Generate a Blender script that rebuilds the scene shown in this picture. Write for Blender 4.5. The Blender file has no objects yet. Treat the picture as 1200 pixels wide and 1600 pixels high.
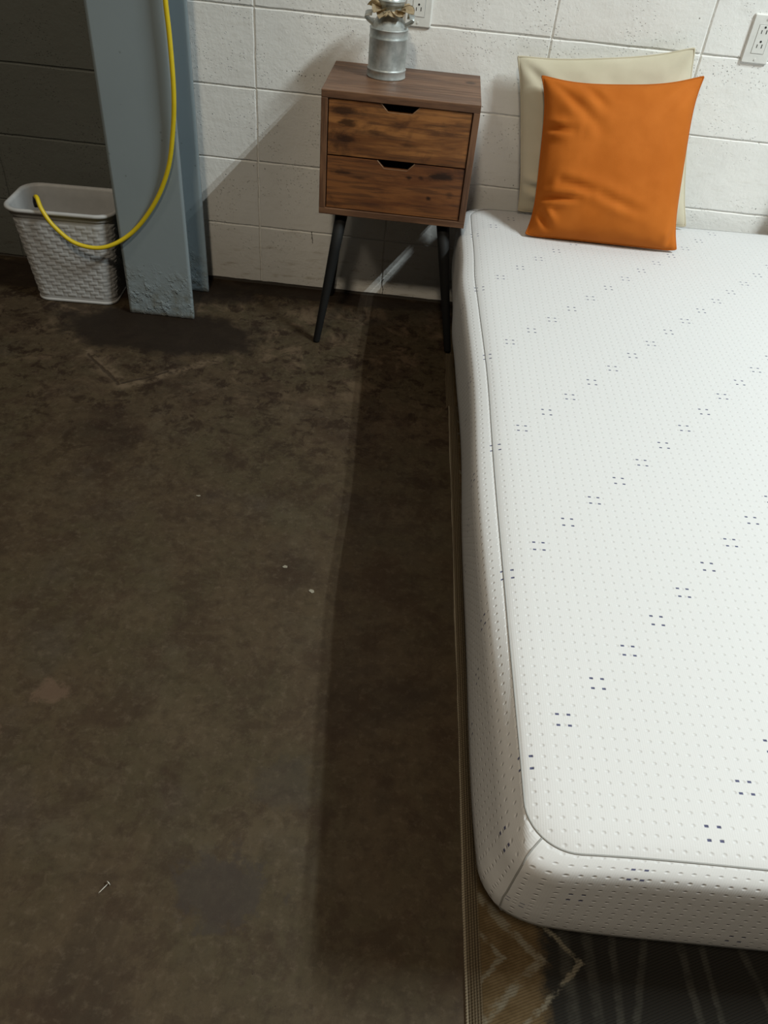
import bpy, bmesh, math, random
from mathutils import Vector, Matrix, noise as mnoise
random.seed(7)
scene = bpy.context.scene
C = scene.collection
PI = math.pi

# ------------------------------------------------------------------ camera
cam_data = bpy.data.cameras.new('camera')
cam = bpy.data.objects.new('camera', cam_data)
C.objects.link(cam)
cam.location = (0.52084, -2.48097, 1.2546)
cam.rotation_euler = (0.836587, -0.076894, 0.080089)
cam_data.sensor_fit = 'HORIZONTAL'
cam_data.sensor_width = 36.0
cam_data.lens = 36.0 * 1236.3 / 1200.0
cam_data.clip_start = 0.05
scene.camera = cam

# ------------------------------------------------------------------ world, lights, exposure
world = bpy.data.worlds.new('world')
scene.world = world
world.use_nodes = True
bg = world.node_tree.nodes['Background']
bg.inputs['Color'].default_value = (1.0, 0.93, 0.82, 1)
bg.inputs['Strength'].default_value = 0.018

def area(name, loc, target, sx, sy, power, color, rotz=None):
    d = bpy.data.lights.new(name, 'AREA')
    d.shape = 'RECTANGLE'; d.size = sx; d.size_y = sy
    d.energy = power; d.color = color
    o = bpy.data.objects.new(name, d); C.objects.link(o)
    o.location = loc
    return o
# a pair of ceiling tubes over the far side of the bed
area('tube_light', (2.90, -1.68, 3.55), None, 0.03, 1.0, 92, (0.90, 1.0, 1.0))
area('tube_light', (3.08, -1.68, 3.55), None, 0.03, 1.0, 92, (0.90, 1.0, 1.0))
# a warmer lamp behind the photographer
area('warm_light', (0.15, -3.60, 4.10), None, 0.30, 0.30, 70, (1.0, 0.86, 0.66))
area('warm_light', (-2.10, -2.40, 4.70), None, 0.60, 0.60, 24, (1.0, 0.86, 0.66))  # weak unseen fill from the left, added to brighten the mattress side

scene.view_settings.view_transform = 'Standard'
scene.view_settings.look = 'None'
scene.view_settings.exposure = 0.0
scene.view_settings.gamma = 1.0
scene.view_settings.use_curve_mapping = False

# ------------------------------------------------------------------ node helper
class NT:
    def __init__(s, name):
        s.m = bpy.data.materials.new(name); s.m.use_nodes = True
        s.t = s.m.node_tree; s.n = s.t.nodes; s.l = s.t.links
        s.b = s.n['Principled BSDF']
    def link(s, a, b): s.l.new(a, b)
    def put(s, sock, v):
        if isinstance(v, bpy.types.NodeSocket): s.l.new(v, sock)
        elif isinstance(v, (tuple, list)) and sock.type == 'RGBA': sock.default_value = tuple(v) + (1,) if len(v) == 3 else v
        else: sock.default_value = v
    def math(s, op, a, b=0.0, c=0.0, clamp=False):
        n = s.n.new('ShaderNodeMath'); n.operation = op; n.use_clamp = clamp
        s.put(n.inputs[0], a); s.put(n.inputs[1], b); s.put(n.inputs[2], c)
        return n.outputs[0]
    def coord(s, kind='Object'):
        return s.n.new('ShaderNodeTexCoord').outputs[kind]
    def mapping(s, v, scale=(1,1,1), loc=(0,0,0), rot=(0,0,0)):
        n = s.n.new('ShaderNodeMapping'); s.l.new(v, n.inputs[0])
        n.inputs['Scale'].default_value = scale; n.inputs['Location'].default_value = loc; n.inputs['Rotation'].default_value = rot
        return n.outputs[0]
    def noise(s, v, scale, detail=4, rough=0.55, dist=0.0):
        n = s.n.new('ShaderNodeTexNoise'); s.l.new(v, n.inputs['Vector'])
        n.inputs['Scale'].default_value = scale; n.inputs['Detail'].default_value = detail
        n.inputs['Roughness'].default_value = rough; n.inputs['Distortion'].default_value = dist
        return n.outputs['Fac']
    def voro(s, v, scale):
        n = s.n.new('ShaderNodeTexVoronoi'); s.l.new(v, n.inputs['Vector']); n.inputs['Scale'].default_value = scale
        return n.outputs['Distance']
    def ramp(s, f, stops):
        n = s.n.new('ShaderNodeValToRGB'); s.put(n.inputs[0], f)
        e = n.color_ramp.elements
        while len(e) < len(stops): e.new(0.5)
        for k, (p, c) in enumerate(stops):
            e[k].position = p; e[k].color = (c, c, c, 1) if isinstance(c, (int, float)) else tuple(c) + (1,)
        return n.outputs[0]
    def smooth(s, f, lo, hi, a=0.0, b=1.0):
        n = s.n.new('ShaderNodeMapRange'); n.interpolation_type = 'SMOOTHSTEP'
        s.put(n.inputs[0], f)
        n.inputs[1].default_value = lo; n.inputs[2].default_value = hi
        n.inputs[3].default_value = a; n.inputs[4].default_value = b
        return n.outputs[0]
    def mix(s, f, a, b, mode='MIX'):
        n = s.n.new('ShaderNodeMix'); n.data_type = 'RGBA'; n.blend_type = mode
        s.put(n.inputs[0], f); s.put(n.inputs[6], a); s.put(n.inputs[7], b)
        return n.outputs[2]
    def sep(s, v):
        n = s.n.new('ShaderNodeSeparateXYZ'); s.l.new(v, n.inputs[0]); return n.outputs
    def bump(s, h, dist, strength=1.0, prev=None):
        n = s.n.new('ShaderNodeBump'); s.put(n.inputs['Height'], h)
        n.inputs['Distance'].default_value = dist; n.inputs['Strength'].default_value = strength
        if prev is not None: s.l.new(prev, n.inputs['Normal'])
        return n.outputs[0]
    def dist2(s, X, Y, x, y, sx=1.0, sy=1.0):
        a = s.math('MULTIPLY', s.math('SUBTRACT', X, x), 1/sx)
        b = s.math('MULTIPLY', s.math('SUBTRACT', Y, y), 1/sy)
        return s.math('SQRT', s.math('ADD', s.math('MULTIPLY', a, a), s.math('MULTIPLY', b, b)))
    def seg(s, X, Y, p, q):
        dx, dy = q[0]-p[0], q[1]-p[1]; L2 = dx*dx+dy*dy
        ax = s.math('SUBTRACT', X, p[0]); ay = s.math('SUBTRACT', Y, p[1])
        t = s.math('MULTIPLY', s.math('ADD', s.math('MULTIPLY', ax, dx), s.math('MULTIPLY', ay, dy)), 1/L2, clamp=False)
        t = s.math('MINIMUM', s.math('MAXIMUM', t, 0.0), 1.0)
        ex = s.math('SUBTRACT', ax, s.math('MULTIPLY', t, dx)); ey = s.math('SUBTRACT', ay, s.math('MULTIPLY', t, dy))
        return s.math('SQRT', s.math('ADD', s.math('MULTIPLY', ex, ex), s.math('MULTIPLY', ey, ey)))
    def out(s, color=None, rough=None, metal=None, spec=None, normal=None):
        if color is not None: s.put(s.b.inputs['Base Color'], color)
        if rough is not None: s.put(s.b.inputs['Roughness'], rough)
        if metal is not None: s.put(s.b.inputs['Metallic'], metal)
        if spec is not None: s.put(s.b.inputs['Specular IOR Level'], spec)
        if normal is not None: s.l.new(normal, s.b.inputs['Normal'])
        return s.m

def plain(name, col, rough=0.6, metal=0.0, spec=0.5, bump=None):
    t = NT(name)
    co = t.coord()
    n = t.noise(co, 60 if bump is None else bump[0], 4)
    c = t.mix(n, tuple(x*0.88 for x in col), tuple(min(1, x*1.1) for x in col))
    nn = t.bump(n, bump[1] if bump else 0.0002)
    return t.out(c, rough, metal, spec, nn)

# painted block wall ---------------------------------------------------
def block_paint(name, col, dirty, rough=0.55):
    t = NT(name)
    g = t.n.new('ShaderNodeNewGeometry').outputs['Position']
    X, Y, Z = t.sep(g)
    info = t.n.new('ShaderNodeObjectInfo').outputs['Random']
    fine = t.noise(g, 110, 3, 0.6)
    mid = t.noise(g, 28, 4, 0.6)
    big = t.noise(g, 3.2, 3, 0.5)
    v = t.voro(g, 125)
    pitmask = t.smooth(t.noise(g, 7, 2), 0.46, 0.60)
    pits = t.math('MULTIPLY', t.smooth(v, 0.10, 0.20, 1.0, 0.0), pitmask)
    v2 = t.voro(g, 42)
    deep = t.math('MULTIPLY', t.smooth(v2, 0.045, 0.075, 1.0, 0.0), t.smooth(t.noise(g, 9, 2), 0.52, 0.60))
    streak = t.smooth(t.noise(t.mapping(g, (6, 6, 30)), 2.2, 4), 0.52, 0.75)
    c = t.mix(t.smooth(big, 0.35, 0.7), tuple(x*0.93 for x in col), col)
    low = t.smooth(Z, 0.0, 0.26, 0.55, 0.0)
    c = t.mix(t.math('MULTIPLY', t.math('ADD', streak, 0.35), low, clamp=True), c, dirty)
    c = t.mix(t.math('MULTIPLY', streak, 0.10), c, dirty)
    c = t.mix(t.math('MULTIPLY', info, 0.05), c, dirty)
    c = t.mix(t.math('MULTIPLY', deep, 0.85), c, (0.05, 0.045, 0.035))
    wz = t.math('ADD', X, t.math('MULTIPLY', t.math('SUBTRACT', t.noise(g, 60, 3), 0.5), 0.020))
    crk = t.math('MINIMUM', t.seg(wz, Z, (0.167, 0.197), (0.174, 0.163)), t.seg(wz, Z, (0.409, 0.064), (0.411, 0.006)))
    crk = t.smooth(crk, 0.0008, 0.0022, 1.0, 0.0)
    c = t.mix(t.math('MULTIPLY', crk, 0.9), c, (0.06, 0.05, 0.04))
    chipd = t.math('ADD', t.dist2(X, Z, 0.135, 0.655, 0.085, 0.010), t.math('MULTIPLY', t.noise(g, 90, 3), 1.0))
    chipm = t.math('MULTIPLY', t.smooth(chipd, 1.2, 1.5, 1.0, 0.0), t.smooth(t.voro(g, 150), 0.20, 0.32, 1.0, 0.0))
    c = t.mix(t.math('MULTIPLY', chipm, 0.8), c, (0.10, 0.085, 0.06))
    h = t.math('ADD', t.math('MULTIPLY', fine, 0.25), t.math('MULTIPLY', mid, 0.6))
    h = t.math('SUBTRACT', h, t.math('MULTIPLY', pits, 1.0))
    h = t.math('SUBTRACT', h, t.math('MULTIPLY', deep, 2.0))
    return t.out(c, rough, 0, 0.35, t.bump(h, 0.0030))
M_white = block_paint('white_block_paint', (0.88, 0.88, 0.86), (0.36, 0.30, 0.21))
M_grey = block_paint('grey_block_paint', (0.135, 0.142, 0.128), (0.07, 0.055, 0.04))
M_gap = plain('dark_mortar_gap', (0.06, 0.05, 0.04), 0.9)

# column paint -----------------------------------------------------------
def column_paint():
    t = NT('blue_grey_column_paint')
    g = t.n.new('ShaderNodeNewGeometry').outputs['Position']
    X, Y, Z = t.sep(g)
    low = t.smooth(Z, 0.01, 0.20, 1.0, 0.0)
    lump = t.noise(g, 55, 5, 0.65)
    v = t.voro(g, 60)
    scab = t.math('MULTIPLY', t.smooth(t.noise(g, 34, 4, 0.7), 0.5, 0.66), low)
    dirt = t.math('MULTIPLY', t.smooth(t.noise(g, 22, 5, 0.7), 0.42, 0.7), low)
    dots = t.math('MULTIPLY', t.smooth(t.voro(g, 24), 0.05, 0.08, 1.0, 0.0), 0.35)
    c = t.mix(t.noise(g, 5, 3), (0.222, 0.268, 0.292), (0.252, 0.300, 0.322))
    c = t.mix(t.math('MULTIPLY', dirt, 0.8), c, (0.13, 0.12, 0.085))
    c = t.mix(dots, c, (0.07, 0.07, 0.06))
    c = t.mix(t.smooth(Z, 0.0, 0.018, 0.85, 0.0), c, (0.05, 0.04, 0.03))
    h = t.math('ADD', t.math('MULTIPLY', t.noise(g, 30, 2), 0.12), t.math('MULTIPLY', scab, 1.4))
    h = t.math('ADD', h, t.math('MULTIPLY', t.math('MULTIPLY', lump, low), 1.6))
    return t.out(c, 0.5, 0, 0.4, t.bump(h, 0.0022))
M_column = column_paint()

# concrete floor -----------------------------------------------------------
def floor_mat():
    t = NT('stained_concrete')
    g = t.n.new('ShaderNodeNewGeometry').outputs['Position']
    X, Y, Z = t.sep(g)
    n1 = t.noise(g, 2.3, 6, 0.6, 0.3)
    n2 = t.noise(g, 8, 8, 0.68, 0.4)
    n3 = t.noise(g, 40, 6, 0.7)
    n4 = t.noise(g, 210, 3, 0.7)
    c = t.ramp(n1, [(0.34, (0.034, 0.026, 0.017)), (0.44, (0.058, 0.045, 0.028)), (0.55, (0.050, 0.042, 0.025)), (0.70, (0.072, 0.057, 0.037))])
    c = t.mix(t.math('MULTIPLY', t.smooth(n2, 0.49, 0.62), 0.55), c, (0.032, 0.020, 0.012))
    c = t.mix(t.math('MULTIPLY', t.smooth(t.noise(t.mapping(g, loc=(4, 7, 0)), 5, 6, 0.65), 0.52, 0.72), 0.40), c, (0.072, 0.066, 0.047))
    c = t.mix(t.math('MULTIPLY', t.smooth(t.noise(t.mapping(g, loc=(9, 2, 0)), 4, 4, 0.6), 0.56, 0.72), 0.35), c, (0.052, 0.045, 0.040))
    c = t.mix(t.smooth(n3, 0.42, 0.72, 0.0, 0.55), c, (0.026, 0.019, 0.012))
    c = t.mix(t.math('MULTIPLY', t.smooth(t.noise(t.mapping(g, loc=(3, 3, 0)), 60, 5, 0.7), 0.50, 0.70), 0.35), c, (0.105, 0.088, 0.064))
    c = t.mix(t.math('MULTIPLY', t.smooth(t.noise(t.mapping(g, loc=(6, 8, 0)), 11, 9, 0.78, 0.3), 0.52, 0.60), 0.45), c, (0.030, 0.020, 0.013))
    # blotchy worn zone near the column and nightstand
    near = t.smooth(Y, -1.45, -0.55)
    worn = t.smooth(t.noise(t.mapping(g, loc=(1, 3, 0)), 15, 10, 0.78, 0.3), 0.50, 0.58)
    c = t.mix(t.math('MULTIPLY', t.math('MULTIPLY', near, worn), 0.88), c, (0.018, 0.011, 0.007))
    pale = t.smooth(t.noise(t.mapping(g, loc=(5, 1, 0)), 9, 8, 0.7, 0.6), 0.50, 0.66)
    c = t.mix(t.math('MULTIPLY', t.math('MULTIPLY', t.smooth(Y, -0.95, -0.35), pale), 0.65), c, (0.125, 0.096, 0.066))
    # dark stain round the column foot
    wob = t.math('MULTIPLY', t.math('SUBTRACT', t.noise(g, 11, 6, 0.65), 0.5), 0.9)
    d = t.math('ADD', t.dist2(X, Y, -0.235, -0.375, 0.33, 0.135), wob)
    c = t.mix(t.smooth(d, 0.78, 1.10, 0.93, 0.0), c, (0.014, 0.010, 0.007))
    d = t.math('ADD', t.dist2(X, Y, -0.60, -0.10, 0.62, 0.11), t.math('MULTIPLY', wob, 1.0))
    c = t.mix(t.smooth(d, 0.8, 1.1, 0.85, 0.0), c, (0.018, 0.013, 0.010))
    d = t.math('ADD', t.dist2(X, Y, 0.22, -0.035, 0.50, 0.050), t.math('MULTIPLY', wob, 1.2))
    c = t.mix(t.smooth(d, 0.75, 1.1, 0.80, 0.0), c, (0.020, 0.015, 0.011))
    # v shaped scored line
    wx = t.math('ADD', X, t.math('MULTIPLY', t.math('SUBTRACT', t.noise(g, 18, 4), 0.5), 0.035))
    s1 = t.seg(wx, Y, (-0.405, -0.53), (-0.245, -0.685)); s2 = t.seg(wx, Y, (-0.245, -0.685), (-0.03, -0.50))
    dark = t.math('MINIMUM', t.seg(wx, Y, (-0.400, -0.545), (-0.262, -0.680)), t.seg(wx, Y, (-0.255, -0.672), (-0.150, -0.590)))
    lt = t.math('MINIMUM', s1, s2)
    brk = t.smooth(t.noise(g, 34, 6, 0.7), 0.40, 0.60)
    c = t.mix(t.math('MULTIPLY', t.smooth(lt, 0.004, 0.026, 0.85, 0.0), brk), c, (0.118, 0.094, 0.066))
    c = t.mix(t.smooth(dark, 0.002, 0.007, 0.8, 0.0), c, (0.030, 0.022, 0.015))
    # grey patch, pinkish blotches
    wob2 = t.math('MULTIPLY', t.math('SUBTRACT', t.noise(g, 26, 6, 0.7), 0.5), 2.4)
    d = t.math('ADD', t.dist2(X, Y, 0.325, -1.985, 0.075, 0.060), wob2)
    c = t.mix(t.smooth(d, 0.75, 1.15, 0.62, 0.0), c, (0.036, 0.032, 0.030))
    d = t.math('ADD', t.dist2(X, Y, 0.395, -1.80, 0.06, 0.05), wob2)
    c = t.mix(t.smooth(d, 0.6, 1.2, 0.35, 0.0), c, (0.036, 0.034, 0.031))
    d = t.math('ADD', t.dist2(X, Y, -0.062, -1.672, 0.035, 0.035), wob2)
    c = t.mix(t.smooth(d, 0.5, 1.0, 0.55, 0.0), c, (0.115, 0.082, 0.060))
    d = t.math('ADD', t.dist2(X, Y, -0.14, -1.77, 0.035, 0.03), wob2)
    c = t.mix(t.smooth(d, 0.7, 1.0, 0.5, 0.0), c, (0.11, 0.08, 0.06))
    # specks and fine scratches
    sp = t.math('MULTIPLY', t.smooth(t.voro(g, 46), 0.03, 0.055, 1.0, 0.0), t.smooth(t.noise(g, 6, 2), 0.48, 0.60))
    c = t.mix(t.math('MULTIPLY', sp, 0.9), c, (0.020, 0.014, 0.010))
    scr = t.math('MULTIPLY', t.smooth(t.noise(t.mapping(g, (30, 260, 1), rot=(0, 0, 0.75)), 1.0, 2), 0.70, 0.76), t.smooth(t.noise(g, 3.1, 2), 0.5, 0.6))
    c = t.mix(t.math('MULTIPLY', scr, 0.35), c, (0.14, 0.12, 0.09))
    h = t.math('ADD', t.math('MULTIPLY', n4, 0.25), t.math('MULTIPLY', n3, 0.5))
    h = t.math('SUBTRACT', h, t.math('MULTIPLY', t.smooth(dark, 0.0, 0.006, 1.0, 0.0), 1.5))
    c = t.mix(1.0, c, (0.99, 0.89, 0.82), 'MULTIPLY')
    return t.out(c, t.smooth(n2, 0.3, 0.7, 0.52, 0.68), 0, 0.18, t.bump(h, 0.0010))
M_floor = floor_mat()

# mattress fabric: a knit with a dimple lattice and dashed navy marks (UV in metres)
def fabric_mat():
    t = NT('white_knit_ticking')
    uv = t.coord('UV'); U, V, _ = t.sep(uv)
    # dash lattice
    A0, A1, B1 = 0.0546, 0.0624, 0.3276
    u = t.math('SUBTRACT', U, 0.1504); v = t.math('SUBTRACT', V, -1.7550)
    i = t.math('ROUND', t.math('DIVIDE', u, A0))
    vp = t.math('SUBTRACT', v, t.math('MULTIPLY', i, A1))
    j = t.math('ROUND', t.math('DIVIDE', vp, B1))
    du = t.math('SUBTRACT', u, t.math('MULTIPLY', i, A0))
    dv = t.math('SUBTRACT', vp, t.math('MULTIPLY', j, B1))
    au = t.math('ABSOLUTE', t.math('SUBTRACT', t.math('ABSOLUTE', du), 0.0076))
    av = t.math('ABSOLUTE', t.math('SUBTRACT', t.math('ABSOLUTE', dv), 0.0083))
    dash = t.math('MULTIPLY', t.smooth(au, 0.0022, 0.0030, 1.0, 0.0), t.smooth(av, 0.0013, 0.0019, 1.0, 0.0))
    # dimples
    fu = t.math('SUBTRACT', t.math('FRACT', t.math('DIVIDE', t.math('ADD', u, 15.6), 0.0156)), 0.5)
    fv = t.math('SUBTRACT', t.math('FRACT', t.math('DIVIDE', t.math('ADD', v, 15.6), 0.0156)), 0.5)
    r = t.math('SQRT', t.math('ADD', t.math('MULTIPLY', fu, fu), t.math('MULTIPLY', t.math('MULTIPLY', fv, fv), 1.7)))
    dim = t.smooth(r, 0.02, 0.24, 1.0, 0.0)
    ribs = t.math('SINE', t.math('MULTIPLY', U, 2*PI/0.0030))
    knit = t.noise(t.mapping(uv, (420, 900, 1)), 1.0, 2)
    soft = t.noise(uv, 26, 3)
    c = t.mix(t.math('MULTIPLY', knit, 0.25), (0.61, 0.61, 0.615), (0.55, 0.555, 0.56))
    c = t.mix(t.math('MULTIPLY', dim, 0.05), c, (0.5, 0.5, 0.5))
    c = t.mix(t.math('MULTIPLY', dash, 0.92), c, (0.045, 0.050, 0.125))
    h = t.math('SUBTRACT', t.math('MULTIPLY', knit, 0.10), dim)
    h = t.math('ADD', h, t.math('MULTIPLY', ribs, 0.035))
    h = t.math('ADD', h, t.math('MULTIPLY', soft, 0.5))
    return t.out(c, 0.85, 0, 0.15, t.bump(h, 0.0009))
M_fabric = fabric_mat()
M_piping = plain('grey_piping_cord', (0.30, 0.30, 0.29), 0.8)

# wood ---------------------------------------------------------------------
def wood(name, a, b, dark, axis='x', blot=0.5, seed=0.0, spots=()):
    t = NT(name)
    co = t.coord()
    co = t.mapping(co, loc=(seed, seed*0.7, seed*1.3))
    sc = {'x': (2.2, 16, 16), 'y': (16, 2.2, 16), 'z': (16, 16, 2.2)}[axis]
    warp = t.noise(t.mapping(co, tuple(s*0.35 for s in sc)), 1.0, 3)
    m = t.mapping(co, sc)
    vadd = t.n.new('ShaderNodeVectorMath'); vadd.operation = 'ADD'
    comb = t.n.new('ShaderNodeCombineXYZ')
    w = t.math('MULTIPLY', warp, 3.2)
    for k in range(3):
        if 'xyz'[k] != axis: t.l.new(w, comb.inputs[k])
    t.l.new(m, vadd.inputs[0]); t.l.new(comb.outputs[0], vadd.inputs[1])
    g1 = t.noise(vadd.outputs[0], 1.7, 6, 0.62, 0.25)
    sc2 = tuple(s*7 if s > 5 else s*3 for s in sc)
    g2 = t.noise(t.mapping(co, sc2), 1.0, 4, 0.6)
    bl = t.noise(t.mapping(co, tuple(6 if s > 5 else 3.6 for s in sc)), 1.5, 5, 0.62, 0.5)
    c = t.mix(t.smooth(g1, 0.36, 0.62), b, a)
    c = t.mix(t.math('MULTIPLY', t.smooth(g2, 0.48, 0.62), 0.50), c, dark)
    c = t.mix(t.math('MULTIPLY', t.smooth(bl, 0.52, 0.68), blot), c, dark)
    X, Y, Z = t.sep(t.coord())
    kn = t.voro(t.mapping(co, (5, 5, 9)), 1.0)
    c = t.mix(t.smooth(kn, 0.045, 0.10, 0.75, 0.0), c, tuple(x*0.7 for x in dark))
    sn = t.math('MULTIPLY', t.math('SUBTRACT', t.noise(t.mapping(t.coord(), (16, 16, 50)), 1.0, 6, 0.75), 0.5), 2.6)
    for (px, pz, rx, rz, k) in spots:
        d = t.math('ADD', t.dist2(X, Z, px, pz, rx, rz), sn)
        c = t.mix(t.smooth(d, 0.35, 1.15, k, 0.0), c, tuple(x*0.6 for x in dark))
    return t.out(c, t.smooth(g2, 0.3, 0.7, 0.40, 0.52), 0, 0.40, t.bump(t.math('ADD', g2, g1), 0.0003))
M_wood_top = wood('brown_wood_carcass', (0.180, 0.092, 0.050), (0.110, 0.054, 0.030), (0.050, 0.025, 0.015), 'x', 0.35, 0.0)
M_wood_side = wood('brown_wood_side', (0.19, 0.095, 0.050), (0.115, 0.055, 0.030), (0.055, 0.028, 0.016), 'z', 0.35, 2.0)
M_wood_d1 = wood('rustic_wood_drawer', (0.330, 0.140, 0.044), (0.150, 0.058, 0.020), (0.034, 0.015, 0.009), 'x', 0.80, 5.3, ((-0.145, 0.655, 0.045, 0.012, 0.8), (-0.135, 0.625, 0.035, 0.012, 0.85), (-0.130, 0.590, 0.040, 0.014, 0.8), (-0.06, 0.610, 0.03, 0.006, 0.6), (0.03, 0.585, 0.03, 0.006, 0.5), (0.10, 0.64, 0.05, 0.004, 0.3)))
M_wood_d2 = wood('rustic_wood_drawer_dark', (0.215, 0.084, 0.028), (0.115, 0.042, 0.017), (0.034, 0.016, 0.010), 'x', 0.85, 9.1, ((0.125, 0.518, 0.040, 0.014, 0.95), (0.038, 0.503, 0.011, 0.008, 0.9), (0.070, 0.507, 0.009, 0.006, 0.7), (0.095, 0.456, 0.011, 0.008, 0.95), (-0.145, 0.500, 0.035, 0.005, 0.8), (-0.10, 0.490, 0.03, 0.005, 0.6), (0.15, 0.47, 0.012, 0.01, 0.5)))
M_black = plain('black_painted_metal', (0.010, 0.010, 0.010), 0.65, 0, 0.25)
M_inside = plain('drawer_interior', (0.010, 0.010, 0.011), 0.8)

def galv():
    t = NT('galvanised_steel')
    co = t.coord()
    sp = t.n.new('ShaderNodeTexVoronoi'); t.l.new(t.mapping(co, (1, 1, 0.6)), sp.inputs['Vector']); sp.inputs['Scale'].default_value = 130
    n = t.noise(co, 30, 5, 0.6)
    c = t.mix(t.smooth(n, 0.35, 0.65), (0.36, 0.39, 0.385), (0.55, 0.58, 0.57))
    v = t.n.new('ShaderNodeSeparateColor'); t.l.new(sp.outputs['Color'], v.inputs[0])
    r = t.math('ADD', t.math('MULTIPLY', v.outputs[0], 0.14), 0.36)
    return t.out(c, r, 0.5, 0.5, t.bump(n, 0.0006))
M_galv = galv()

def cloth(name, a, b, weave=900, rough=0.85, sheen=0.0, depth=0.0003):
    t = NT(name)
    co = t.coord()
    n = t.noise(co, 7, 4)
    w = t.noise(co, weave, 2)
    c = t.mix(t.smooth(n, 0.3, 0.7), a, b)
    if sheen:
        t.b.inputs['Sheen Weight'].default_value = sheen
        t.b.inputs['Sheen Roughness'].default_value = 0.4
        t.b.inputs['Sheen Tint'].default_value = tuple(min(1, x*2.2) for x in b) + (1,)
    return t.out(c, rough, 0, 0.15, t.bump(w, depth))
M_orange = cloth('burnt_orange_velvet', (0.42, 0.108, 0.010), (0.49, 0.135, 0.016), 700, 0.8, 0.25)
M_orange_pipe = cloth('orange_welt', (0.40, 0.10, 0.010), (0.45, 0.12, 0.014))
M_cream = cloth('cream_cotton', (0.55, 0.505, 0.38), (0.61, 0.56, 0.435), 1200, 0.9, 0.0, 0.0004)
M_cream_pipe = cloth('cream_welt', (0.50, 0.45, 0.33), (0.55, 0.50, 0.38))
M_burlap = cloth('beige_burlap', (0.60, 0.48, 0.31), (0.70, 0.58, 0.40), 1500, 0.9, 0.0, 0.0008)
M_plastic = plain('grey_basket_plastic', (0.43, 0.432, 0.43), 0.45, 0, 0.4, (40, 0.0003))
M_cord = plain('yellow_cord_jacket', (0.66, 0.50, 0.015), 0.42, 0, 0.5)
M_rubber = plain('dark_rubber', (0.03, 0.025, 0.022), 0.6)
M_plate = plain('painted_cover_plate', (0.74, 0.74, 0.71), 0.45)
M_slot = plain('dark_slot', (0.02, 0.018, 0.015), 0.8)
M_nail = plain('pale_nail_steel', (0.55, 0.52, 0.46), 0.45, 0.4)
M_chip = plain('pale_paint_chip', (0.22, 0.20, 0.155), 0.8)

def rug_mat(kind):
    t = NT('woven_rug_' + kind)
    co = t.coord(); X, Y, Z = t.sep(co)     # x runs in from the left edge, y along it
    ribs = t.math('SINE', t.math('MULTIPLY', X, 2*PI/0.0042))
    tuft = t.math('SINE', t.math('MULTIPLY', t.math('ADD', Y, t.math('MULTIPLY', X, -0.4)), 2*PI/0.0040))
    n = t.noise(co, 30, 5, 0.65)
    c = t.mix(t.smooth(n, 0.35, 0.65), (0.088, 0.058, 0.027), (0.125, 0.087, 0.045))
    if kind == 'near':
        wob = t.math('MULTIPLY', t.math('SUBTRACT', t.noise(co, 60, 5, 0.8), 0.5), 0.050)
        wx = t.math('ADD', X, wob)
        # charcoal centre with grey curved stripes
        yy = t.math('ADD', Y, 2.04)
        cx = t.math('SUBTRACT', wx, t.math('MULTIPLY', yy, -0.10))
        centre = t.smooth(t.math('SUBTRACT', wx, t.math('MULTIPLY', t.math('ABSOLUTE', yy), 0.0)), 0.100, 0.128)
        c = t.mix(centre, c, (0.019, 0.018, 0.016))
        wxs = t.math('ADD', X, t.math('MULTIPLY', wob, 0.25))
        for k, (x0, w, lean) in enumerate(((0.150, .010, -.02), (0.186, .008, -.02), (0.222, .006, .05), (0.262, .006, .3), (0.330, .006, -.05), (0.362, .005, -.05), (0.430, .006, -.25), (0.49, .006, .1), (0.55, .008, 0), (0.62, .006, .2))):
            sx = t.math('SUBTRACT', wxs, t.math('MULTIPLY', yy, lean))
            d = t.math('ABSOLUTE', t.math('SUBTRACT', sx, x0))
            c = t.mix(t.math('MULTIPLY', t.smooth(d, w*0.4, w*1.4, 0.8, 0.0), t.smooth(n, 0.3, 0.62, 0.25, 1.0)), c, (0.052, 0.050, 0.042))
        # chevrons, repeating along the edge
        yr = t.math('SUBTRACT', t.math('FRACT', t.math('DIVIDE', t.math('ADD', yy, 0.11), 0.22)), 0.5)
        yr = t.math('MULTIPLY', yr, 0.22)
        ch = t.math('ADD', X, t.math('MULTIPLY', t.math('ABSOLUTE', yr), 1.05))
        ch = t.math('ADD', ch, t.math('MULTIPLY', wob, 0.55))
        for off in (0.112, 0.172, 0.055):
            d = t.math('ABSOLUTE', t.math('SUBTRACT', ch, off))
            wdt = 0.0085 if off == 0.112 else 0.005
            c = t.mix(t.math('MULTIPLY', t.smooth(d, wdt*0.5, wdt*1.5, 0.9, 0.0), t.smooth(t.noise(co, 38, 4, 0.7), 0.34, 0.58)), c, (0.175, 0.155, 0.115))
    edge = t.smooth(X, 0.020, 0.026, 1.0, 0.0)
    bandc = t.mix(t.smooth(ribs, -0.3, 0.6), (0.062, 0.046, 0.027), (0.135, 0.105, 0.068))
    c = t.mix(edge, c, bandc)
    if kind == 'near':
        c = t.mix(t.smooth(X, 0.0015, 0.0040, 1.0, 0.0), c, (0.26, 0.22, 0.16))
    c = t.mix(t.math('MULTIPLY', t.smooth(tuft, -1, -0.4, 1.0, 0.0), 0.25), c, (0.04, 0.03, 0.02))
    h = t.math('ADD', t.math('MULTIPLY', ribs, t.math('MULTIPLY', edge, 0.5)), t.math('MULTIPLY', tuft, 0.5))
    return t.out(c, 0.92, 0, 0.1, t.bump(h, 0.0012))
M_rug_near = rug_mat('near'); M_rug_far = rug_mat('far')

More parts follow.
